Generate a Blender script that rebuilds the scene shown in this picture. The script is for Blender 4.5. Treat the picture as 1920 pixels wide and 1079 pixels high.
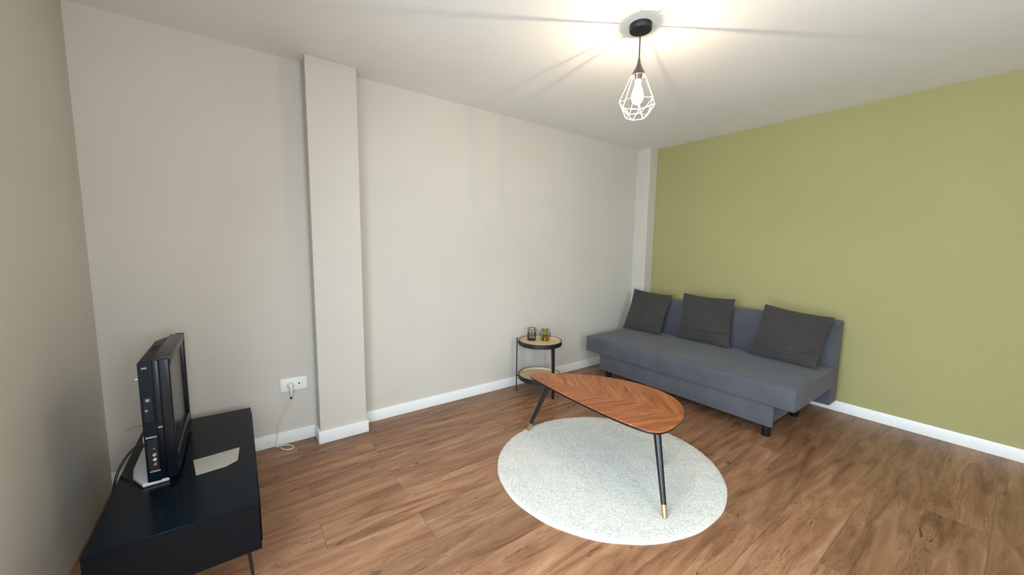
import bpy, bmesh, math, random
from mathutils import Vector, Matrix
random.seed(7)
for o in list(bpy.data.objects): bpy.data.objects.remove(o)
SC = bpy.context.scene
COL = SC.collection
PI = math.pi

# ------------------------------------------------------------------ camera, world, daylight, exposure
cd = bpy.data.cameras.new('camera'); cam = bpy.data.objects.new('camera', cd); COL.objects.link(cam)
cd.sensor_width = 36.0; cd.sensor_fit = 'HORIZONTAL'; cd.lens = 705.8/1920*36.0
cd.clip_start = 0.02; cd.clip_end = 60
_R = Vector((0.808, -0.589, 0.0131)).normalized(); _F = Vector((0.587, 0.8024, -0.1077)).normalized()
_R = (_R - _F*_R.dot(_F)).normalized(); _U = _R.cross(_F)
cam.matrix_world = Matrix(((_R.x, _U.x, -_F.x, -4.0431), (_R.y, _U.y, -_F.y, -2.8538), (_R.z, _U.z, -_F.z, 1.3467), (0, 0, 0, 1)))
SC.camera = cam

w = bpy.data.worlds.new('sky'); SC.world = w; w.use_nodes = True
bg = w.node_tree.nodes['Background']; bg.inputs['Color'].default_value = (0.78, 0.88, 1.0, 1); bg.inputs['Strength'].default_value = 1.0

def area(name, loc, rot, sx, sy, power, color):
    l = bpy.data.lights.new(name, 'AREA'); l.shape = 'RECTANGLE'; l.size = sx; l.size_y = sy; l.energy = power; l.color = color
    o = bpy.data.objects.new(name, l); o.location = loc; o.rotation_euler = rot; COL.objects.link(o); return o
# daylight entering through the tall window of the left wall, plus fill light from a rear window added to brighten the left side
WINL = (-3.45, -1.75, 0.12, 2.2)      # y0, y1, z0, z1
WIN_FILL = (-4.35, -2.95, 0.85, 2.15)        # x0, x1, z0, z1
LEFT_X, BACK_Y, H = -4.66, -4.6, 2.5
area('daylight_left', (LEFT_X-0.16, (WINL[0]+WINL[1])/2, (WINL[2]+WINL[3])/2), (0, -PI/2+math.radians(20), 0), WINL[3]-WINL[2], WINL[1]-WINL[0], 168, (0.71, 0.87, 1.0)).data.spread = math.radians(150)
area('fill_rear', ((WIN_FILL[0]+WIN_FILL[1])/2, BACK_Y-0.16, (WIN_FILL[2]+WIN_FILL[3])/2), (PI/2, 0, 0), WIN_FILL[1]-WIN_FILL[0], WIN_FILL[3]-WIN_FILL[2], 120, (0.80, 0.90, 1.0))  # added fill lamp, lifts the left wall and the left of the back wall

vs = SC.view_settings
vs.view_transform = 'Standard'; vs.look = 'None'; vs.gamma = 1.0; vs.use_curve_mapping = False
vs.exposure = -0.50
SC.display_settings.display_device = 'sRGB'

# ------------------------------------------------------------------ material helpers
def lin(r, g, b):
    f = lambda c: (c/255/12.92) if c/255 <= .04045 else ((c/255+.055)/1.055)**2.4
    return (f(r), f(g), f(b), 1)
class NT:
    def __init__(s, name):
        s.m = bpy.data.materials.new(name); s.m.use_nodes = True; s.t = s.m.node_tree; s.n = s.t.nodes
        s.b = s.n['Principled BSDF']; s.out = s.n['Material Output']
    def add(s, typ, **kw):
        nd = s.n.new(typ)
        for k, v in kw.items(): setattr(nd, k, v)
        return nd
    def link(s, a, b): s.t.links.new(a, b)
    def math(s, op, a, b=None, c=None):
        nd = s.n.new('ShaderNodeMath'); nd.operation = op
        for i, v in enumerate((a, b, c)):
            if v is None: continue
            if isinstance(v, (int, float)): nd.inputs[i].default_value = v
            else: s.link(v, nd.inputs[i])
        return nd.outputs[0]
    def ramp(s, fac, stops):
        nd = s.n.new('ShaderNodeValToRGB'); e = nd.color_ramp.elements
        while len(e) < len(stops): e.new(0.5)
        for i, (p, c) in enumerate(stops): e[i].position = p; e[i].color = c
        s.link(fac, nd.inputs[0]); return nd.outputs[0]
    def mix(s, fac, a, b, blend='MIX'):
        nd = s.n.new('ShaderNodeMix'); nd.data_type = 'RGBA'; nd.blend_type = blend
        for k, v in ((0, fac), (6, a), (7, b)):
            if isinstance(v, (int, float)): nd.inputs[k].default_value = v
            elif isinstance(v, tuple): nd.inputs[k].default_value = v
            else: s.link(v, nd.inputs[k])
        return nd.outputs[2]
    def noise(s, vec, scale, detail=2, rough=.5, dist=0):
        nd = s.n.new('ShaderNodeTexNoise'); nd.inputs['Scale'].default_value = scale; nd.inputs['Detail'].default_value = detail
        nd.inputs['Roughness'].default_value = rough; nd.inputs['Distortion'].default_value = dist
        if vec is not None: s.link(vec, nd.inputs['Vector'])
        return nd.outputs['Fac']
    def bump(s, h, strength, dist):
        nd = s.n.new('ShaderNodeBump'); nd.inputs['Strength'].default_value = strength; nd.inputs['Distance'].default_value = dist
        s.link(h, nd.inputs['Height']); s.link(nd.outputs[0], s.b.inputs['Normal'])
    def obj(s): return s.add('ShaderNodeTexCoord').outputs['Object']
    def mapping(s, vec, scale=(1, 1, 1), rot=(0, 0, 0), loc=(0, 0, 0)):
        nd = s.n.new('ShaderNodeMapping'); nd.inputs['Scale'].default_value = scale; nd.inputs['Rotation'].default_value = rot; nd.inputs['Location'].default_value = loc
        s.link(vec, nd.inputs['Vector']); return nd.outputs[0]
def plain(name, col, rough=.5, metal=0., spec=.5, noise=0.0, scale=40, bump=0, coat=0):
    t = NT(name); t.b.inputs['Roughness'].default_value = rough; t.b.inputs['Metallic'].default_value = metal
    t.b.inputs['Specular IOR Level'].default_value = spec; t.b.inputs['Coat Weight'].default_value = coat
    n = t.noise(t.obj(), scale, 3)
    d = tuple(c*(1-noise) for c in col[:3])+(1,); u = tuple(min(1, c*(1+noise)) for c in col[:3])+(1,)
    t.link(t.ramp(n, [(.3, d), (.7, u)]), t.b.inputs['Base Color'])
    if bump: t.bump(n, .4, bump)
    return t.m
def paint(name, col):
    t = NT(name); t.b.inputs['Roughness'].default_value = .75; t.b.inputs['Specular IOR Level'].default_value = .25
    v = t.obj(); n = t.noise(v, 1.3, 3)
    d = tuple(c*.97 for c in col[:3])+(1,); u = tuple(c*1.03 for c in col[:3])+(1,)
    t.link(t.ramp(n, [(.3, d), (.7, u)]), t.b.inputs['Base Color'])
    t.bump(t.noise(v, 260, 2), .12, .002); return t.m
def fabric(name, col, scale=520):
    t = NT(name); t.b.inputs['Roughness'].default_value = .92; t.b.inputs['Specular IOR Level'].default_value = .15
    t.b.inputs['Sheen Weight'].default_value = .15; t.b.inputs['Sheen Roughness'].default_value = .5
    v = t.obj()
    n = t.noise(v, scale, 2, .6); n2 = t.noise(v, 6, 3)
    a = t.ramp(n, [(.3, tuple(c*.62 for c in col[:3])+(1,)), (.7, tuple(c*1.4 for c in col[:3])+(1,))])
    b = t.ramp(n2, [(.3, (.9, .9, .9, 1)), (.7, (1.08, 1.08, 1.08, 1))])
    t.link(t.mix(1.0, a, b, 'MULTIPLY'), t.b.inputs['Base Color']); t.bump(n, .35, .002); return t.m

def floor_material():
    t = NT('walnut laminate planks'); t.b.inputs['Specular IOR Level'].default_value = .45
    v = t.mapping(t.obj(), loc=(3.785, 0.075, 0))
    br = t.add('ShaderNodeTexBrick', offset=.676, offset_frequency=2, squash=1.0)
    br.inputs['Color1'].default_value = (0, 0, 0, 1); br.inputs['Color2'].default_value = (1, 1, 1, 1); br.inputs['Mortar'].default_value = (.5, .5, .5, 1)
    br.inputs['Scale'].default_value = 1; br.inputs['Mortar Size'].default_value = .0011; br.inputs['Mortar Smooth'].default_value = .2
    br.inputs['Brick Width'].default_value = 1.30; br.inputs['Row Height'].default_value = .215; br.inputs['Bias'].default_value = 0
    t.link(v, br.inputs['Vector'])
    sep = t.add('ShaderNodeSeparateColor'); t.link(br.outputs['Color'], sep.inputs[0]); rnd = sep.outputs[0]
    cmb = t.add('ShaderNodeCombineXYZ'); off = t.math('MULTIPLY', rnd, 37.0); t.link(off, cmb.inputs[0]); t.link(t.math('MULTIPLY', rnd, 91.0), cmb.inputs[2])
    va = t.add('ShaderNodeVectorMath', operation='ADD'); t.link(v, va.inputs[0]); t.link(cmb.outputs[0], va.inputs[1]); vo = va.outputs[0]
    broad = t.noise(t.mapping(vo, (1.0, 7.0, 1.0)), 2.0, 4, .58, 1.1)
    fine = t.noise(t.mapping(vo, (2.2, 60.0, 1.0)), 2.2, 5, .65, .5)
    blot = t.noise(t.mapping(vo, (2.2, 8.0, 1.0)), 1.7, 5, .62, 1.6)
    pale = t.noise(t.mapping(vo, (3.0, 26.0, 1.0)), 2.0, 6, .7, 2.2)
    base = t.ramp(broad, [(.28, lin(108, 72, 48)), (.45, lin(142, 101, 72)), (.60, lin(160, 119, 88)), (.76, lin(178, 139, 107))])
    c = t.mix(t.math('MULTIPLY', t.ramp(fine, [(.34, (1, 1, 1, 1)), (.56, (0, 0, 0, 1))]), .26), base, lin(84, 50, 30))
    c = t.mix(t.math('MULTIPLY', t.ramp(pale, [(.60, (0, 0, 0, 1)), (.74, (1, 1, 1, 1))]), .40), c, lin(196, 158, 122))
    c = t.mix(t.math('MULTIPLY', t.ramp(blot, [(.62, (0, 0, 0, 1)), (.80, (1, 1, 1, 1))]), .75), c, lin(70, 40, 22))
    kn = t.noise(t.mapping(vo, (5.0, 15.0, 1.0)), 1.6, 3, .5, .6)
    c = t.mix(t.math('MULTIPLY', t.ramp(kn, [(.665, (0, 0, 0, 1)), (.74, (1, 1, 1, 1))]), .8), c, lin(66, 38, 22))
    ck = t.noise(t.mapping(vo, (1.6, 13.0, 1.0)), 2.4, 3, .55, 2.4); ckm = t.noise(t.mapping(vo, (1.3, 4.0, 1.0)), 1.4, 2)
    line = t.ramp(t.math('ABSOLUTE', t.math('SUBTRACT', ck, .5)), [(.004, (1, 1, 1, 1)), (.022, (0, 0, 0, 1))])
    c = t.mix(t.math('MULTIPLY', t.math('MULTIPLY', line, t.ramp(ckm, [(.5, (0, 0, 0, 1)), (.62, (1, 1, 1, 1))])), .62), c, lin(76, 44, 26))
    tint = t.ramp(rnd, [(0, (.86, .85, .83, 1)), (.5, (1, 1, 1, 1)), (1, (1.13, 1.10, 1.06, 1))])
    c = t.mix(1.0, c, tint, 'MULTIPLY')
    c = t.mix(t.math('MULTIPLY', br.outputs['Fac'], .5), c, lin(60, 36, 22))
    t.link(c, t.b.inputs['Base Color'])
    t.link(t.math('MULTIPLY_ADD', fine, .16, .34), t.b.inputs['Roughness'])
    t.bump(t.math('SUBTRACT', t.math('MULTIPLY', fine, .3), br.outputs['Fac']), .22, .0012)
    return t.m

AX0 = Vector((-2.40, -0.83)); AX = Vector((0.27, -0.963)).normalized()      # midrib of the leaf-shaped table top
def tabletop_material():
    t = NT('chevron walnut veneer'); t.b.inputs['Roughness'].default_value = .36; t.b.inputs['Specular IOR Level'].default_value = .4
    sep = t.add('ShaderNodeSeparateXYZ'); t.link(t.obj(), sep.inputs[0])
    x = t.math('SUBTRACT', sep.outputs[0], AX0.x-TABLE_O.x); y = t.math('SUBTRACT', sep.outputs[1], AX0.y-TABLE_O.y)
    u = t.math('ADD', t.math('MULTIPLY', x, AX.x), t.math('MULTIPLY', y, AX.y))
    vraw = t.math('ADD', t.math('MULTIPLY', x, -AX.y), t.math('MULTIPLY', y, AX.x)); vv = t.math('ABSOLUTE', vraw)
    side = t.math('MULTIPLY', t.math('SIGN', vraw), 3.7)
    s = t.math('ADD', t.math('MULTIPLY', u, .80), t.math('MULTIPLY', vv, .60))
    q = t.math('SUBTRACT', t.math('MULTIPLY', vv, .80), t.math('MULTIPLY', u, .60))
    cmb = t.add('ShaderNodeCombineXYZ'); t.link(s, cmb.inputs[0]); t.link(q, cmb.inputs[1]); t.link(side, cmb.inputs[2]); v = cmb.outputs[0]
    n1 = t.noise(t.mapping(v, (16, 1.5, 1)), 1.6, 4, .6, 1.2); n2 = t.noise(t.mapping(v, (110, 4, 1)), 1.5, 3, .6, .4)
    n3 = t.noise(t.mapping(v, (34, 2.2, 1)), 1.5, 3, .5, 1.5)
    c = t.ramp(n1, [(.28, lin(120, 66, 32)), (.48, lin(160, 92, 52)), (.62, lin(174, 104, 60)), (.78, lin(190, 124, 76))])
    c = t.mix(t.math('MULTIPLY', t.ramp(n2, [(.35, (1, 1, 1, 1)), (.55, (0, 0, 0, 1))]), .35), c, lin(104, 56, 26))
    c = t.mix(t.math('MULTIPLY', t.ramp(n3, [(.60, (0, 0, 0, 1)), (.70, (1, 1, 1, 1))]), .45), c, lin(214, 156, 104))
    t.link(c, t.b.inputs['Base Color']); t.bump(n2, .1, .0006); return t.m
TABLE_O = Vector((-2.20, -1.40, 0))

def rug_material():
    t = NT('cream wool pile'); t.b.inputs['Roughness'].default_value = .95; t.b.inputs['Specular IOR Level'].default_value = .1
    t.b.inputs['Sheen Weight'].default_value = .25
    v = t.obj(); n = t.noise(v, 105, 3, .7); n2 = t.noise(v, 9, 4, .6)
    a = t.ramp(n, [(.32, lin(192, 189, 179)), (.62, lin(232, 228, 218))]); b = t.ramp(n2, [(.3, (.93, .93, .93, 1)), (.7, (1.03, 1.03, 1.02, 1))])
    t.link(t.mix(1.0, a, b, 'MULTIPLY'), t.b.inputs['Base Color']); t.bump(n, .8, .006); return t.m
def birch_material():
    t = NT('pale birch veneer'); t.b.inputs['Roughness'].default_value = .45
    n = t.noise(t.mapping(t.obj(), (3, 40, 3), (0, 0, .5)), 2.2, 4, .6, .3)
    t.link(t.ramp(n, [(.3, lin(196, 170, 132)), (.7, lin(226, 204, 168))]), t.b.inputs['Base Color']); return t.m
def glow_material():
    t = NT('lit bulb glass'); em = t.add('ShaderNodeEmission'); em.inputs['Color'].default_value = (1, .86, .64, 1); em.inputs['Strength'].default_value = 5.0
    n = t.noise(t.obj(), 8, 2); t.link(t.ramp(n, [(0, (1, .84, .62, 1)), (1, (1, .88, .68, 1))]), em.inputs['Color'])
    tr = t.add('ShaderNodeBsdfTransparent'); ad = t.add('ShaderNodeAddShader')
    t.link(em.outputs[0], ad.inputs[0]); t.link(tr.outputs[0], ad.inputs[1]); t.link(ad.outputs[0], t.out.inputs['Surface']); return t.m
def glass_material(name, tint, mixf=.16):
    t = NT(name); tr = t.add('ShaderNodeBsdfTransparent'); tr.inputs[0].default_value = tint
    gl = t.add('ShaderNodeBsdfGlossy'); gl.inputs['Roughness'].default_value = .05
    n = t.noise(t.obj(), 20, 2); mx = t.add('ShaderNodeMixShader')
    t.link(t.math('MULTIPLY_ADD', n, .06, mixf), mx.inputs[0]); t.link(tr.outputs[0], mx.inputs[1]); t.link(gl.outputs[0], mx.inputs[2])
    t.link(mx.outputs[0], t.out.inputs['Surface']); return t.m

M = dict(
    wall=paint('warm grey wall paint', lin(205, 199, 188)), green=paint('olive green wall paint', lin(164, 157, 107)),
    ceil=paint('white ceiling paint', lin(238, 237, 233)), base=plain('white skirting paint', lin(238, 238, 234), .4, noise=.01),
    floor=floor_material(), top=tabletop_material(), rug=rug_material(), birch=birch_material(),
    sofa=fabric('charcoal grey upholstery', lin(83, 83, 89)), pillow=fabric('dark charcoal cushion cloth', lin(63, 60, 58)),
    black=plain('black lacquer', lin(20, 21, 24), .34, noise=.08), blackm=plain('black powder coated steel', lin(20, 21, 23), .5, noise=.08),
    bench=plain('blue black satin foil', lin(10, 20, 28), .2, noise=.05, spec=.12), benchside=plain('black brown foil', lin(12, 13, 17), .5, noise=.06, spec=.15),
    plastic=plain('black moulded plastic', lin(7, 20, 28), .45, noise=.08, bump=.0004, spec=.25), gloss=plain('gloss dark bezel', lin(8, 14, 22), .3, noise=.05, spec=.35),
    screen=plain('matt display glass', lin(18, 19, 20), .22, noise=.03), silver=plain('silver plastic', lin(206, 209, 209), .3, metal=.2, noise=.03),
    brass=plain('brushed brass', lin(200, 172, 130), .4, metal=1, noise=.05), copper=plain('rose gold metal', lin(214, 150, 118), .3, metal=1, noise=.04),
    gold=plain('gold votive glass', lin(182, 150, 70), .22, metal=.9, noise=.12, scale=18), wax=plain('green candle wax', lin(120, 134, 44), .55, noise=.05),
    white=plain('white moulded plastic', lin(236, 236, 230), .35, noise=.01), cream=plain('white cable sheath', lin(230, 226, 214), .45, noise=.02),
    wire=plain('wire paled for bulb glare', lin(232, 226, 214), .4, noise=.02), cap=plain('dark grey metal', lin(70, 68, 68), .45, noise=.04),  # wire base colour made pale to carry the bulb glare
    filament=None, glow=glow_material(), glass=glass_material('clear glass', (.95, .97, .96, 1)), smoke=glass_material('smoked glass', (.62, .6, .62, 1), .2),
    reflection=plain('pale grey paper', lin(176, 170, 160), .6, noise=.04), yellow=plain('yellow jack', lin(226, 200, 110), .4), red=plain('red jack', lin(196, 120, 112), .4),
    mark=plain('pale printed mark', lin(140, 150, 150), .5), hole=plain('dark recess', lin(10, 10, 11), .6),
    frame=plain('white window frame', lin(236, 238, 238), .35, noise=.01),
)

# ------------------------------------------------------------------ mesh helpers
def cube(bm, x0, x1, y0, y1, z0, z1, bev=0, seg=2):
    r = bmesh.ops.create_cube(bm, size=1.0); vs_ = r['verts']
    for v in vs_: v.co = Vector((x0+(v.co.x+.5)*(x1-x0), y0+(v.co.y+.5)*(y1-y0), z0+(v.co.z+.5)*(z1-z0)))
    if bev:
        es = list({e for v in vs_ for e in v.link_edges})
        bmesh.ops.bevel(bm, geom=es, offset=bev, segments=seg, profile=.5, affect='EDGES')
def tube(bm, pts, rad, n=10, cap=True, closed=False):
    pts = [Vector(p) for p in pts]; rads = rad if isinstance(rad, (list, tuple)) else [rad]*len(pts)
    rings = []; m = len(pts); prev = None
    for i, p in enumerate(pts):
        if closed: d = (pts[(i+1) % m]-pts[i-1]).normalized()
        else: d = (pts[min(i+1, m-1)]-pts[max(i-1, 0)]).normalized()
        if prev is None:
            a = Vector((0, 0, 1)) if abs(d.z) < .9 else Vector((1, 0, 0)); prev = d.cross(a).normalized()
        prev = (prev-d*prev.dot(d)).normalized(); b = d.cross(prev)
        rings.append([bm.verts.new(p+rads[i]*(math.cos(2*PI*k/n)*prev+math.sin(2*PI*k/n)*b)) for k in range(n)])
    for i in range(m if closed else m-1):
        A, B = rings[i], rings[(i+1) % m]
        for k in range(n): bm.faces.new((A[k], A[(k+1) % n], B[(k+1) % n], B[k]))
    if cap and not closed: bm.faces.new(rings[0][::-1]); bm.faces.new(rings[-1])
def lathe(bm, prof, c=(0, 0, 0), n=40, closed=False, axis=None):
    rings = []
    for r, z in prof:
        if r <= 1e-6: rings.append([bm.verts.new((c[0], c[1], c[2]+z))])
        else: rings.append([bm.verts.new((c[0]+r*math.cos(2*PI*k/n), c[1]+r*math.sin(2*PI*k/n), c[2]+z)) for k in range(n)])
    L = len(rings)
    for i in range(L if closed else L-1):
        A, B = rings[i], rings[(i+1) % L]
        for k in range(n):
            k2 = (k+1) % n
            if len(A) == 1 and len(B) == 1: continue
            if len(A) == 1: bm.faces.new((A[0], B[k2], B[k]))
            elif len(B) == 1: bm.faces.new((A[k], A[k2], B[0]))
            else: bm.faces.new((A[k], A[k2], B[k2], B[k]))
def prism(bm, poly, z0, z1, bev=0, seg=2):
    lo = [bm.verts.new((x, y, z0)) for x, y in poly]; hi = [bm.verts.new((x, y, z1)) for x, y in poly]; n = len(poly)
    bm.faces.new(lo[::-1]); bm.faces.new(hi)
    for k in range(n): bm.faces.new((lo[k], lo[(k+1) % n], hi[(k+1) % n], hi[k]))
    if bev:
        bmesh.ops.recalc_face_normals(bm, faces=bm.faces[:])
        es = [e for e in bm.edges if abs(e.verts[0].co.z-e.verts[1].co.z) < 1e-6]
        bmesh.ops.bevel(bm, geom=es, offset=bev, segments=seg, profile=.5, affect='EDGES')
def spline(pts, n=10, closed=False):
    pts = [Vector(p) for p in pts]; m = len(pts); out = []
    for i in range(m if closed else m-1):
        g = (lambda k: pts[k % m]) if closed else (lambda k: pts[max(0, min(m-1, k))])
        a, b, c, d = g(i-1), g(i), g(i+1), g(i+2)
        for k in range(n):
            t = k/n; out.append(.5*((2*b)+(c-a)*t+(2*a-5*b+4*c-d)*t*t+(3*b-a-3*c+d)*t**3))
    if not closed: out.append(pts[-1])
    return out
def mk(name, bm, mat, parent=None, smooth=None, label=None):
    bmesh.ops.recalc_face_normals(bm, faces=bm.faces[:])
    me = bpy.data.meshes.new(name); bm.to_mesh(me); bm.free()
    if smooth is not None:
        me.polygons.foreach_set('use_smooth', [True]*len(me.polygons))
        try: me.set_sharp_from_angle(angle=math.radians(smooth))
        except Exception: pass
    me.materials.append(mat)
    o = bpy.data.objects.new(name, me); COL.objects.link(o)
    if parent is not None:
        o.parent = parent
        root = parent
        while root.parent: root = root.parent
        me.transform(Matrix.Translation(-root.location))
    if label: o['label'] = label
    return o
def thing(name, label, cat, loc, group=None):
    o = bpy.data.objects.new(name, None); COL.objects.link(o); o.empty_display_size = .05; o.location = loc
    o['label'] = label; o['category'] = cat
    if group: o['group'] = group
    return o
def tag(o, label, cat, group=None):
    o['label'] = label; o['category'] = cat
    if group: o['group'] = group
def struct(name, bm, mat, smooth=None, parent=None):
    o = mk(name, bm, mat, parent, smooth)
    if parent is None: o['kind'] = 'structure'
    return o
def B(): return bmesh.new()

# ------------------------------------------------------------------ room shell
X0, X1 = -3.6463, -3.3445; PD = .1372; CX, CY = .1451, .1816; BT, BH = .012, .087
b = B(); cube(b, LEFT_X-.25, .25, BACK_Y-.25, .25, -.12, 0); struct('floor', b, M['floor'])
b = B(); cube(b, LEFT_X-.25, .25, BACK_Y-.25, .25, H, H+.15); struct('ceiling', b, M['ceil'])
b = B(); cube(b, LEFT_X-.25, .25, 0, .22, 0, H); struct('wall_back', b, M['wall'])
b = B(); cube(b, 0, .22, BACK_Y-.25, 0, 0, H); struct('wall_right', b, M['green'])
def wall_with_hole(bm, along, a0, a1, h0, h1, pos0, pos1):
    def c(p0, p1, z0, z1):
        if along == 'y': cube(bm, pos0, pos1, p0, p1, z0, z1)
        else: cube(bm, p0, p1, pos0, pos1, z0, z1)
    lo, hi = (BACK_Y-.25, 0) if along == 'y' else (LEFT_X, 0)
    c(lo, a0, 0, H); c(a1, hi, 0, H); c(a0, a1, 0, h0); c(a0, a1, h1, H)
b = B(); wall_with_hole(b, 'y', WINL[0], WINL[1], WINL[2], WINL[3], LEFT_X-.22, LEFT_X); struct('wall_left', b, M['wall'])
b = B(); wall_with_hole(b, 'x', WIN_FILL[0], WIN_FILL[1], WIN_FILL[2], WIN_FILL[3], BACK_Y-.22, BACK_Y); struct('wall_front', b, M['wall'])
# windows out of view: the left one, and a rear one added for fill light
b = B(); y0, y1, z0, z1 = WINL
for (p, q, r, s) in ((y0, y1, z0, z0+.06), (y0, y1, z1-.06, z1), (y0, y0+.06, z0+.06, z1-.06), (y1-.06, y1, z0+.06, z1-.06), ((y0+y1)/2-.045, (y0+y1)/2+.045, z0+.06, z1-.06)):
    cube(b, LEFT_X-.11, LEFT_X-.05, p, q, r, s)
struct('window_1', b, M['frame'])
b = B(); x0, x1, z0, z1 = WIN_FILL
for (p, q, r, s) in ((x0, x1, z0, z0+.06), (x0, x1, z1-.06, z1), (x0, x0+.06, z0+.06, z1-.06), (x1-.06, x1, z0+.06, z1-.06), ((x0+x1)/2-.045, (x0+x1)/2+.045, z0+.06, z1-.06)):
    cube(b, p, q, BACK_Y-.11, BACK_Y-.05, r, s)
struct('fill_window', b, M['frame'])
b = B(); cube(b, X0, X1, -PD, 0, 0, H, .004, 2); struct('trim_1', b, M['wall'])
b = B(); cube(b, -CX, 0, -CY, 0, 0, H, .004, 2); struct('trim_2', b, M['wall'])
def skirt(name, *boxes):
    b = B()
    for (xa, xb, ya, yb) in boxes: cube(b, xa, xb, ya, yb, 0, BH, .0025, 2)
    return struct(name, b, M['base'], 40)
skirt('baseboard_back', (LEFT_X, X0-BT, -BT, 0), (X0-BT, X0, -PD, 0), (X0-BT, X1+BT, -PD-BT, -PD), (X1, X1+BT, -PD, 0), (X1+BT, -CX-BT, -BT, 0), (-CX-BT, -CX, -CY, 0), (-CX-BT, 0, -CY-BT, -CY))
skirt('baseboard_right', (-BT, 0, BACK_Y, -CY-BT))

# ------------------------------------------------------------------ pendant lamp
LX, LY = -2.286, -1.552
lamp = thing('pendant_lamp', 'black corded pendant lamp with pale diamond wire cage and lit bulb', 'ceiling lamp', (LX, LY, H))
b = B(); lathe(b, [(0, 0), (.056, 0), (.056, -.026), (.053, -.030), (0, -.030)], (LX, LY, H), 40); mk('ceiling_canopy', b, M['blackm'], lamp, 40, 'round black ceiling canopy')
b = B(); tube(b, [(LX, LY, H-.03), (LX, LY, 2.32)], .003, 8); mk('cord', b, M['blackm'], lamp, 40)
b = B(); lathe(b, [(0, 2.335), (.005, 2.335), (.008, 2.315), (.014, 2.295), (.040, 2.248), (.038, 2.246), (.012, 2.292), (0, 2.296)], (LX, LY, 0), 32); mk('shade_cap', b, M['cap'], lamp, None, 'dark grey cone cap above the bulb')
b = B(); lathe(b, [(0, 2.292), (.013, 2.292), (.019, 2.285), (.019, 2.232), (.016, 2.226), (0, 2.226)], (LX, LY, 0), 24); mk('bulb_socket', b, M['cap'], lamp, 40)
Rh = Vector((.808, -.589, 0)).normalized(); Fh = Vector((.589, .808, 0)).normalized()
def lp(r, deg, z): a = math.radians(deg); return Vector((LX, LY, z))+r*(math.cos(a)*Rh+math.sin(a)*Fh)
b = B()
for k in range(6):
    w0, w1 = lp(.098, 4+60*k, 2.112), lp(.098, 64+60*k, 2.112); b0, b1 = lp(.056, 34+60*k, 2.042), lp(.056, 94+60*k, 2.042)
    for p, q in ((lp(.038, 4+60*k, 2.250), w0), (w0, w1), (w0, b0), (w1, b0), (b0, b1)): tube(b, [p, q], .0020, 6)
mk('wire_cage', b, M['wire'], lamp, 60, 'wire cage in a diamond shape, coloured pale for the bulb glare')
b = B(); lathe(b, [(0, 2.105), (.012, 2.107), (.024, 2.117), (.0305, 2.135), (.031, 2.150), (.026, 2.172), (.018, 2.196), (.0145, 2.215), (.0145, 2.226)], (LX, LY, 0), 28); bulb = mk('light_bulb', b, M['glow'], lamp, 80, 'glowing glass bulb')
for s in (-1, 1):
    for zz in (2.130, 2.150, 2.170):
        l = bpy.data.lights.new('filament_light', 'POINT'); l.energy = 3.0; l.color = (1.0, .78, .53); l.shadow_soft_size = .0015
        lo = bpy.data.objects.new('filament_light', l); lo.location = Vector((LX, LY, zz))+Rh*.010*s; COL.objects.link(lo)

# ------------------------------------------------------------------ sofa
sofa = thing('sofa_bed', 'dark grey upholstered armless sofa bed against the green wall', 'sofa', (-.62, -1.1, 0))
def cushion_box(x0, x1, y0, y1, z0, z1, bev, amp=.004, cuts=26):
    b = B(); cube(b, x0, x1, y0, y1, z0, z1)
    es = [e for e in b.edges if min(v.co.z for v in e.verts) > z1-.001]
    bmesh.ops.bevel(b, geom=es, offset=bev, segments=5, profile=.5, affect='EDGES')
    es = [e for e in b.edges if abs(e.verts[0].co.z-e.verts[1].co.z) > .05 or max(v.co.z for v in e.verts) < z0+.001]
    bmesh.ops.bevel(b, geom=es, offset=.012, segments=3, profile=.5, affect='EDGES')
    return b
b = cushion_box(-1.09, -.245, -2.03, -.162, .262, .425, .034); mk('seat_cushion', b, M['sofa'], sofa, 50)
b = cushion_box(-.238, -.07, -2.015, -.19, .10, .788, .028); mk('backrest', b, M['sofa'], sofa, 50)
b = B(); cube(b, -1.068, -1.038, -1.898, -.335, .100, .264, .006, 2); mk('front_panel', b, M['sofa'], sofa, 40)
b = B(); cube(b, -1.038, -.34, -1.872, -.36, .102, .262, .004, 2); mk('storage_box', b, M['sofa'], sofa, 40)
for (x, y) in ((-.985, -1.84), (-.985, -.39), (-.42, -1.84), (-.42, -.39)):
    b = B(); lathe(b, [(0, 0), (.027, 0), (.029, .004), (.030, .102), (0, .102)], (x, y, 0), 20); mk('leg', b, M['black'], sofa, 40)

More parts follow.
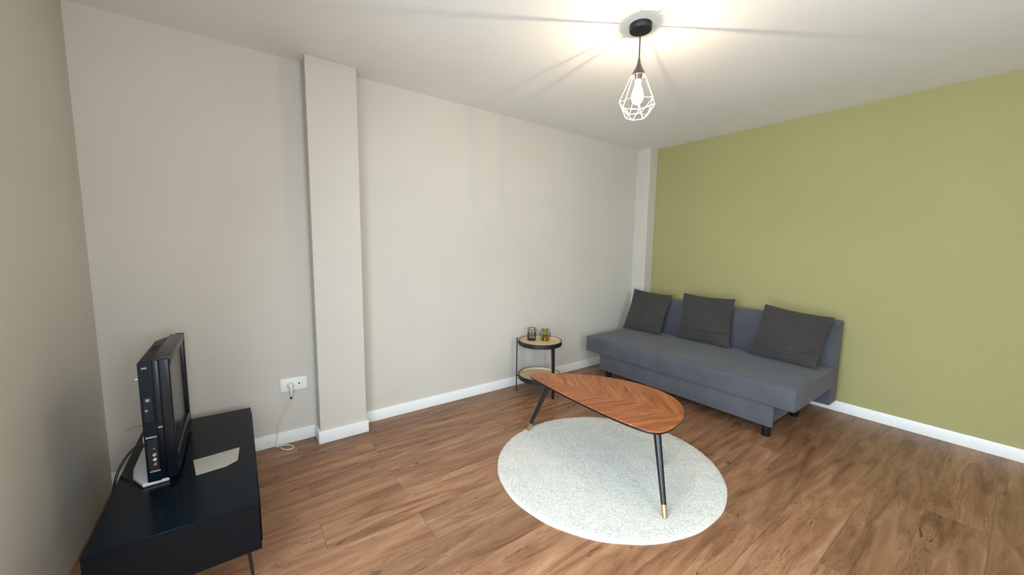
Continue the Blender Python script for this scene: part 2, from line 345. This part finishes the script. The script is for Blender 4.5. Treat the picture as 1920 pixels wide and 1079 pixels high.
def pillow(tl, tr, br, bl, thick, seed, label):
    rnd = random.Random(seed); N = 76
    tl, tr, br, bl = map(Vector, (tl, tr, br, bl)); nrm = (tr-tl).cross(bl-tl).normalized()
    if nrm.x > 0: nrm = -nrm
    b = B(); grid = {}
    folds = [(rnd.uniform(.1, .9), rnd.uniform(.15, .5), rnd.uniform(-.6, .6), rnd.uniform(.12, .3), rnd.uniform(.005, .011)) for _ in range(9)]
    folds += [(.9, .24, .18, .16, .020), (.08, .26, -.5, .17, .016), (.5, .10, .05, .3, .010)]
    for side in (1, -1):
        for i in range(N+1):
            for j in range(N+1):
                edge = i in (0, N) or j in (0, N)
                if side == -1 and edge: grid[side, i, j] = grid[1, i, j]; continue
                u, v = i/N, j/N
                # pinch the middles of the sides inwards so the corners stay pointed
                uu = u+.030*math.sin(PI*v)*(1-2*u); vv = v+.028*math.sin(PI*u)*(1-2*v)
                p = (tl*(1-uu)+tr*uu)*(1-vv)+(bl*(1-uu)+br*uu)*vv
                h = (math.sin(PI*u)*math.sin(PI*v))**.55 if not edge else 0
                sag = .55+.55*v                                  # filling settles towards the bottom
                d = thick*h*sag
                for (fu, fv, sl, wd, am) in folds:
                    dist = (1-v-fv)-sl*(u-fu); along = math.exp(-((u-fu)/wd)**2)
                    d -= am*along*math.exp(-(dist/.022)**2)*min(1, h*2)
                d += .0025*math.sin(9*u+seed)*math.sin(7*v+2*seed)*h
                grid[side, i, j] = b.verts.new(p+nrm*d*side)
    for side in (1, -1):
        for i in range(N):
            for j in range(N):
                q = [grid[side, i, j], grid[side, i+1, j], grid[side, i+1, j+1], grid[side, i, j+1]]
                b.faces.new(q if side == 1 else q[::-1])
    o = mk('throw_pillow', b, M['pillow'], None, 80)
    tag(o, label, 'cushion', 'charcoal cushions on the sofa'); return o
pillow((-.30, -.165, .878), (-.30, -.650, .852), (-.455, -.620, .436), (-.50, -.178, .438), .080, 1, 'dark grey square cushion beside the corner column, at the far end of the sofa')
pillow((-.30, -.768, .892), (-.30, -1.274, .886), (-.40, -1.295, .434), (-.40, -.762, .440), .084, 2, 'dark grey square cushion in the middle of the sofa, upright between the other two')
pillow((-.315, -1.526, .876), (-.30, -2.008, .828), (-.485, -1.965, .436), (-.43, -1.455, .440), .086, 3, 'dark grey cushion slumped with one raised corner, at the near end of the sofa')

# ------------------------------------------------------------------ rug
RC = Vector((-2.244, -1.416)); RA, RB, RT = .681, .64, math.atan2(-.33, .944)
def rug_pt(rad, a):
    x, y = RA*rad*math.cos(a), RB*rad*math.sin(a)
    return Vector((RC.x+x*math.cos(RT)-y*math.sin(RT), RC.y+x*math.sin(RT)+y*math.cos(RT)))
rug = thing('round_rug', 'round cream shaggy rug under the coffee table on the wood floor', 'rug', (RC.x, RC.y, 0))
b = B(); prof = [(0, .013), (.5, .0135), (.9, .013), (.975, .012), (.995, .008), (1.0, .004), (.997, 0), (0, 0)]
n = 220; rings = []
for r, z in prof:
    if r == 0: rings.append([b.verts.new((RC.x, RC.y, z))])
    else: rings.append([b.verts.new((*(rug_pt(r*(1+.0018*math.sin(17*2*PI*k/n)*(r > .9)), 2*PI*k/n)), z)) for k in range(n)])
for A, C_ in zip(rings, rings[1:]):
    for k in range(n):
        k2 = (k+1) % n
        if len(A) == 1: b.faces.new((A[0], C_[k2], C_[k]))
        elif len(C_) == 1: b.faces.new((A[k], A[k2], C_[0]))
        else: b.faces.new((A[k], A[k2], C_[k2], C_[k]))
mk('rug_base', b, M['rug'], rug, 60)
vv_, ff_ = [], []
for i in range(30000):
    rr = math.sqrt(random.random()) if i % 12 else random.uniform(.975, 1.0)
    p = rug_pt(rr*.998, random.uniform(0, 2*PI)); a = random.uniform(0, 2*PI); ln = random.uniform(.003, .009); wd = random.uniform(.0012, .0024)
    t = Vector((math.cos(a), math.sin(a))); s = Vector((-t.y, t.x)); k = len(vv_)
    z0 = .012 if rr < .97 else .007
    tip = p+t*ln
    vv_ += [(p.x+s.x*wd, p.y+s.y*wd, z0), (p.x-s.x*wd, p.y-s.y*wd, z0), (tip.x, tip.y, z0+random.uniform(.002, .0054))]
    ff_.append((k, k+1, k+2))
me = bpy.data.meshes.new('pile'); me.from_pydata([(x-RC.x, y-RC.y, z) for x, y, z in vv_], [], ff_); me.materials.append(M['rug'])
o = bpy.data.objects.new('pile', me); COL.objects.link(o); o.parent = rug; o['kind'] = 'stuff'

# ------------------------------------------------------------------ coffee table
ZT = .44
table = thing('coffee_table', 'leaf-shaped walnut coffee table with black brass-tipped legs standing on the rug', 'coffee table', (TABLE_O.x, TABLE_O.y, 0))
out = [(-2.397, -.826), (-2.375, -.826), (-2.26, -.886), (-2.106, -1.012), (-1.98, -1.165), (-1.905, -1.345), (-1.886, -1.500), (-1.910, -1.622), (-1.960, -1.708), (-2.032, -1.775), (-2.12, -1.824), (-2.217, -1.855), (-2.31, -1.866), (-2.376, -1.857), (-2.417, -1.822), (-2.438, -1.747), (-2.452, -1.604), (-2.453, -1.402), (-2.441, -1.169), (-2.423, -.977), (-2.411, -.869)]
poly = [(p.x, p.y) for p in spline([(x, y, 0) for x, y in out], 5, True)]
cx_ = sum(p[0] for p in poly)/len(poly); cy_ = sum(p[1] for p in poly)/len(poly)
b = B(); prism(b, poly, ZT-.006, ZT, .0012, 1); mk('table_top', b, M['top'], table, 35, 'walnut top with herringbone grain')
b = B(); inner = [(x+(cx_-x)*.010, y+(cy_-y)*.010) for x, y in poly]; prism(b, inner, ZT-.019, ZT-.0055, .003, 2); mk('edge_band', b, M['black'], table, 35, 'black underside and edge')
for tp, ft in (((-2.292, -.945, ZT-.018), (-2.387, -.812, .0175)), ((-2.285, -1.767, ZT-.018), (-2.392, -1.909, .0175)), ((-2.118, -1.638, ZT-.018), (-2.013, -1.645, .0175))):
    tp, ft = Vector(tp), Vector(ft); d = (ft-tp); L = d.length; q = tp+d*(1-.058/L)
    b = B(); tube(b, [tp, q], [.0205, .0135], 20); leg = mk('leg', b, M['black'], table, 40)
    b = B(); tube(b, [q-d/L*.001, ft], [.0140, .0120], 20); mk('brass_foot', b, M['brass'], leg, 40, 'brass leg tip')

# ------------------------------------------------------------------ side table and candle holders
SX, SY = -1.811, -.256
side = thing('side_table', 'small round black side table with two pale wood trays by the beige wall', 'side table', (SX, SY, 0))
def tray(z, name):
    b = B(); lathe(b, [(0, z-.040), (.197, z-.040), (.200, z-.037), (.200, z-.002), (.198, z), (.194, z), (.192, z-.003), (.192, z-.026), (0, z-.026)], (SX, SY, 0), 64)
    t = mk(name, b, M['blackm'], side, 40, 'black round tray rim')
    b = B(); lathe(b, [(0, z-.0255), (.1915, z-.0255), (.1915, z-.0215), (0, z-.0215)], (SX, SY, 0), 64); mk('wood_liner', b, M['birch'], t, 40, 'pale birch tray bottom')
    b = B(); lathe(b, [(.1915, z-.0218), (.1917, z-.0025), (.1905, z-.0025), (.188, z-.0218)], (SX, SY, 0), 64, True); mk('wood_lip', b, M['birch'], t, 40, 'pale birch inner lip')
tray(.492, 'upper_tray'); tray(.172, 'lower_tray')
for ang in (180, 47, -60):
    a = math.radians(ang); d = math.cos(a)*Rh+math.sin(a)*Fh; t = Vector((-d.y, d.x, 0)); c0 = Vector((SX, SY, 0))
    b = B(); vs_ = []
    for z, hw, dr in ((0, .010, 0 if ang == 180 else .004), (.27, .0155, 0 if ang == 180 else -.004), (.510 if ang == 180 else .452, .019, 0 if ang == 180 else -.014)):
        for rr in (.2090+dr, .2200+dr):
            for s in (-1, 1): vs_.append(b.verts.new(c0+d*rr+t*hw*s+Vector((0, 0, z))))
    for i in range(2):
        k = 4*i; A = [vs_[k], vs_[k+1], vs_[k+3], vs_[k+2]]; C_ = [vs_[k+4], vs_[k+5], vs_[k+7], vs_[k+6]]
        for j in range(4): b.faces.new((A[j], A[(j+1) % 4], C_[(j+1) % 4], C_[j]))
    b.faces.new([vs_[0], vs_[2], vs_[3], vs_[1]]); b.faces.new([vs_[8], vs_[9], vs_[11], vs_[10]])
    bmesh.ops.bevel(b, geom=b.edges[:], offset=.0015, segments=1, affect='EDGES')
    leg = mk('leg', b, M['blackm'], side, 40)
    for z in ((.470, .150) if ang == 180 else (.150,)):
        b = B(); tube(b, [c0+d*.199+Vector((0, 0, z)), c0+d*.2115+Vector((0, 0, z))], .006, 10); mk('bracket', b, M['blackm'], leg, 40)

TZ = .4705
c1 = Vector((-1.823, -.145, TZ)); c2 = Vector((-1.728, -.229, TZ))
h1 = thing('candle_holder', 'cylindrical black wire candle holder with a rose gold top rim on the side table', 'candle holder', c1, 'wire candle holders on the side table')
def ring(b, c, r, z, wr, n=36):
    tube(b, [(c.x+r*math.cos(2*PI*k/n), c.y+r*math.sin(2*PI*k/n), c.z+z) for k in range(n)], wr, 6, closed=True)
b = B(); lathe(b, [(0, 0), (.040, 0), (.041, .002), (.041, .009), (.038, .010), (0, .010)], c1, 36); mk('base', b, M['blackm'], h1, 40)
b = B(); R1 = .040
for k in range(8):
    a0, a1 = 2*PI*k/8, 2*PI*(k+1)/8; am = (a0+a1)/2; P = lambda a, z: (c1.x+R1*math.cos(a), c1.y+R1*math.sin(a), c1.z+z)
    tube(b, [P(a0, .006), P(a0, .112)], .0022 if k % 2 == 0 else .0013, 6)
    tube(b, [P(a0, .010), P(am, .045)], .0014, 6); tube(b, [P(am, .045), P(a1, .010)], .0014, 6)
    tube(b, [P(am, .045), P(a0, .066)], .0014, 6); tube(b, [P(am, .045), P(a1, .066)], .0014, 6)
ring(b, c1, R1, .066, .0017); mk('wire_frame', b, M['blackm'], h1, 60)
b = B(); lathe(b, [(.036, .108), (.042, .106), (.043, .113), (.040, .116), (.035, .113)], c1, 36, True); mk('top_rim', b, M['copper'], h1, 40, 'rose gold rim')
b = B(); lathe(b, [(.034, .113), (.036, .112), (.034, .090), (.031, .086), (0, .086), (0, .089), (.030, .090)], c1, 36); mk('candle_cup', b, M['glass'], h1, 60, 'clear glass candle cup')
h2 = thing('candle_holder', 'faceted open black wire candle holder around a gold cup on the side table', 'candle holder', c2, 'wire candle holders on the side table')
b = B(); P = lambda r, k, z: (c2.x+r*math.cos(2*PI*k/6+.3), c2.y+r*math.sin(2*PI*k/6+.3), c2.z+z)
for k in range(6):
    for p, q in ((P(.036, k, .003), P(.036, k+1, .003)), (P(.058, k+.5, .056), P(.058, k+1.5, .056)), (P(.038, k, .108), P(.038, k+1, .108)), (P(.036, k, .003), P(.058, k+.5, .056)), (P(.036, k+1, .003), P(.058, k+.5, .056)), (P(.038, k, .108), P(.058, k+.5, .056)), (P(.038, k+1, .108), P(.058, k+.5, .056))):
        tube(b, [p, q], .0015, 6)
mk('wire_frame', b, M['blackm'], h2, 60)
b = B(); lathe(b, [(0, .001), (.026, .001), (.030, .004), (.031, .058), (.029, .059), (.027, .012), (0, .010)], c2, 32); cup = mk('votive_cup', b, M['gold'], h2, 50, 'gold votive cup')
b = B(); lathe(b, [(0, .010), (.024, .010), (.024, .098), (.020, .101), (0, .101)], c2, 28); cnd = mk('candle', b, M['wax'], h2, 50, 'olive green candle')
b = B(); tube(b, [(c2.x, c2.y, c2.z+.100), (c2.x+.001, c2.y, c2.z+.108)], .001, 6); mk('wick', b, M['hole'], cnd)

# ------------------------------------------------------------------ tv bench
ZS = .355
bench = thing('tv_bench', 'low black media bench on thin legs in the left corner', 'tv stand', (-4.256, -.67, 0))
bx0, bx1, by0, by1 = -4.492, -4.022, -1.190, -.150
b = B(); cube(b, bx0, bx1, by0, by1, ZS-.016, ZS, .0015, 1); mk('bench_top', b, M['bench'], bench, 40, 'glossy blue black top')
b = B(); cube(b, bx0+.001, bx1-.002, by0+.001, by1-.001, .172, ZS-.0165, .001, 1); mk('carcass', b, M['benchside'], bench, 40)
b = B(); cube(b, bx0, bx1, by0+.0, by1, .158, .1715, .0012, 1); mk('bottom_panel', b, M['benchside'], bench, 40)
for yy in ((by0+.003, (by0+by1)/2-.002), ((by0+by1)/2+.002, by1-.003)):
    b = B(); cube(b, bx1-.0015, bx1+.004, yy[0]+.012, yy[1]-.012, .180, ZS-.022, .001, 1); mk('drawer_front', b, M['benchside'], bench, 40)
for (x, y, dx, dy) in ((bx1-.045, by0+.05, .006, .0), (bx0+.05, by0+.05, -.004, 0), (bx1-.045, by1-.05, .006, 0), (bx0+.05, by1-.05, -.004, 0)):
    b = B(); tube(b, [(x, y, .160), (x+dx*2, y+dy, 0.0)], [.007, .005], 12); mk('leg', b, M['blackm'], bench, 40)
b = B(); pp = [(-4.252, -.690), (-4.080, -.672), (-4.088, -.800), (-4.130, -.832), (-4.232, -.842)]  # flat strip added to stand in for a pale reflection on the bench top
prism(b, pp, ZS+.0004, ZS+.0016); tag(mk('reflection_strip', b, M['reflection']), 'pale grey strip added in place of a reflection on the black media bench in front of the television', 'reflection')

# ------------------------------------------------------------------ television
TXF, TXB, TN, TFY, TZ0, TZ1 = -4.286, -4.382, -.842, -.285, .374, .880
tv = thing('television', 'old black flat television seen from its side on the media bench', 'television', (-4.33, -.56, ZS))
b = B()      # rear housing
poly = [(TXB, TN+.010), (TXB+.043, TN+.006), (TXB+.043, TFY-.03), (TXB, TFY-.13)]
prism(b, poly, TZ0-.004, TZ1-.006, .006, 2); mk('rear_housing', b, M['plastic'], tv, 40)
b = B(); cube(b, TXB+.042, TXB+.062, TN+.003, TFY-.012, TZ0+.004, TZ1-.003, .003, 2); mk('housing_rib', b, M['gloss'], tv, 40)
b = B(); bxa, bxb = TXB+.061, TXF; fr = .036
cube(b, bxa, bxb, TN, TN+fr, TZ0, TZ1, .005, 3); cube(b, bxa, bxb, TFY-fr, TFY, TZ0, TZ1, .005, 3)
cube(b, bxa, bxb, TN+.004, TFY-.004, TZ1-fr, TZ1-.0005, .005, 3); cube(b, bxa, bxb, TN+.004, TFY-.004, TZ0+.0005, TZ0+.085, .005, 3)
cube(b, bxa, bxb-.02, TN+.01, TFY-.01, TZ0+.02, TZ1-.02); mk('bezel', b, M['gloss'], tv, 40)
b = B(); cube(b, bxb-.019, bxb-.013, TN+fr-.004, TFY-fr+.004, TZ0+.080, TZ1-fr+.004); mk('screen', b, M['screen'], tv)
b = B()      # top grille recess
for k in range(9): cube(b, TXB+.012, TXB+.034, TN+.20+k*.013, TN+.207+k*.013, TZ1-.0062, TZ1-.0048)
mk('top_vent', b, M['hole'], tv)
# side controls and jacks on the near face
YS = TN+.0075
def sidebox(x0, x1, z0, z1, d, mat, name, par, bev=.0008, lab=None):
    b = B(); cube(b, x0, x1, YS-d, YS+.004, z0, z1, bev, 1); return mk(name, b, mat, par, 40, lab)
pnl = sidebox(TXB+.008, TXB+.037, .625, .735, .004, M['gloss'], 'slot_panel', tv)
sidebox(TXB+.024, TXB+.030, .640, .700, .0048, M['hole'], 'card_slot', pnl)
sidebox(TXB+.016, TXB+.028, .712, .724, .0047, M['mark'], 'printed_mark', pnl, .0003)
sidebox(TXB+.012, TXB+.020, .672, .680, .0047, M['mark'], 'printed_mark', pnl, .0003)
jp = sidebox(TXB+.008, TXB+.040, .425, .555, .004, M['hole'], 'jack_panel', tv)
for z, mt, nm in ((.515, 'mark', 'headphone_jack'), (.490, 'yellow', 'yellow_jack'), (.470, 'white', 'white_jack'), (.450, 'red', 'red_jack')):
    b = B(); ytop = YS-.004; xx = TXB+.0285
    for rr, ln, mm in ((.0052 if nm != 'headphone_jack' else .003, .007, mt),):
        tube(b, [(xx, ytop+.002, z), (xx, ytop-ln, z)], rr, 16)
    j = mk(nm, b, M[mm], jp, 40, nm.replace('_', ' ') if nm != 'headphone_jack' else None)
    b = B(); tube(b, [(xx, ytop-.0068, z), (xx, ytop-.0076, z)], .0020, 10); mk('jack_hole', b, M['hole'], j)
sidebox(TXB+.006, TXB+.040, .560, .566, .006, M['mark'], 'silver_line', tv, .0005)
sidebox(TXB+.010, TXB+.042, .416, .421, .006, M['mark'], 'silver_line', tv, .0005)
sidebox(TXB+.012, TXB+.028, .846, .853, .003, M['mark'], 'embossed_mark', tv, .0003)
sidebox(TXB+.046, TXB+.060, .598, .604, .009, M['mark'], 'embossed_mark', tv, .0003)
b = B(); tube(b, [(TXB+.002, TN+.06, .795), (TXB-.016, TN+.06, .795)], [.004, .006], 12); mk('aerial_socket', b, M['silver'], tv, 40, 'silver aerial socket')
# foot
b = B(); zt0, zt1 = ZS, ZS+.0185
fp = [(-4.318, -.826), (-4.398, -.832), (-4.440, -.745), (-4.452, -.660), (-4.452, -.450), (-4.398, -.290), (-4.318, -.290)]
prism(b, fp, zt0, zt1, .008, 3)
mk('foot_plate', b, M['silver'], tv, 30, 'silver foot')
b = B(); cube(b, -4.372, -4.318, -.66, -.46, zt1-.002, TZ0+.03, .006, 2); mk('foot_neck', b, M['plastic'], tv, 40)
b = B(); tube(b, spline([(TXB+.004, -.58, .470), (-4.41, -.60, .466), (-4.455, -.61, .438), (-4.485, -.62, .400), (-4.503, -.64, .362), (-4.516, -.66, .30), (-4.53, -.66, .15), (-4.56, -.62, .012), (-4.60, -.50, .008)], 8), .0048, 10)
tag(mk('power_cable', b, M['black'], None, 60), 'thick black cable drooping from the television back over the rear edge of the media bench', 'cable')
b = B(); tube(b, spline([(TXB+.004, -.62, .520), (-4.400, -.62, .534), (-4.43, -.61, .538), (-4.455, -.60, .532), (-4.475, -.59, .520)], 8), .0011, 8); mk('aerial_cable', b, M['cap'], tv, 60, 'thin grey cable')
b = B(); tube(b, spline([(TXB+.004, -.70, .530), (-4.397, -.70, .525), (-4.404, -.70, .510), (-4.402, -.70, .486)], 5), .004, 8); mk('cable_plug', b, M['silver'], tv, 60, 'silver cable plug')

# ------------------------------------------------------------------ wall socket, power cord, clip
sock = thing('wall_socket', 'white double wall socket plate left of the pillar', 'socket', (-3.774, 0, .406))
b = B(); cube(b, -3.855, -3.695, -.010, 0, .361, .450, .004, 3); mk('cover_plate', b, M['white'], sock, 40)
b = B(); lathe(b, [(.0235, 0), (.0235, .0025), (.0215, .003), (.019, -.006), (0, -.006)], (0, 0, 0), 36); b.transform(Matrix.Translation((-3.797, -.0098, .405)) @ Matrix.Rotation(PI/2, 4, 'X')); mk('power_outlet', b, M['white'], sock, 40)
b = B(); cube(b, -3.768, -3.722, -.0125, -.009, .383, .429, .0015, 1); ci = mk('aerial_insert', b, M['white'], sock, 40)
b = B(); tube(b, [(-3.745, -.0128, .407), (-3.745, -.0132, .407)], .0055, 16); mk('aerial_hole', b, M['hole'], ci, None, 'dark round aerial hole')
cord = thing('power_lead', 'white power lead plugged into the wall socket and coiled on the floor', 'cable', (-3.797, -.02, .405))
b = B(); tube(b, [(-3.797, -.011, .405), (-3.797, -.030, .405), (-3.797, -.040, .403), (-3.797, -.046, .396)], [.0185, .0175, .013, .008], 20); plug = mk('plug', b, M['cream'], cord, 60, 'white plug')
b = B(); tube(b, [(-3.797, -.040, .404), (-3.796, -.045, .385), (-3.796, -.040, .352), (-3.796, -.034, .335)], [.011, .010, .006, .0045], 14); mk('strain_relief', b, M['cream'], plug, 60)
path = spline([(-3.796, -.034, .336), (-3.797, -.026, .312), (-3.812, -.022, .27), (-3.842, -.020, .22), (-3.868, -.020, .175), (-3.880, -.020, .12), (-3.888, -.020, .06), (-3.896, -.022, .012), (-3.890, -.032, .0045), (-3.872, -.030, .004), (-3.835, -.038, .004), (-3.808, -.068, .004), (-3.806, -.098, .004), (-3.828, -.114, .004), (-3.856, -.095, .004), (-3.874, -.055, .004)], 8)
b = B(); tube(b, path, .0033, 10); mk('cable', b, M['cream'], cord, 60)
b = B(); tube(b, [(-3.7965, -.0315, .327), (-3.7972, -.0275, .313)], .0058, 12); mk('cable_tie', b, M['hole'], cord, 40, 'black cable tie')
b = B(); tube(b, [(-3.797, -.0268, .311), (-3.799, -.0258, .302)], .0052, 12); mk('cable_collar', b, M['white'], cord, 40)
b = B(); cube(b, -3.938, -3.924, -.018, -.0115, .036, .052, .003, 2); b.transform(Matrix.Translation((-3.931, 0, .044)) @ Matrix.Rotation(.6, 4, 'Y') @ Matrix.Translation((3.931, 0, -.044)))  # small tilted white block on the skirting
tag(mk('white_speck', b, M['white'], None, 40), 'tiny white speck on the baseboard beside the power lead', 'speck')
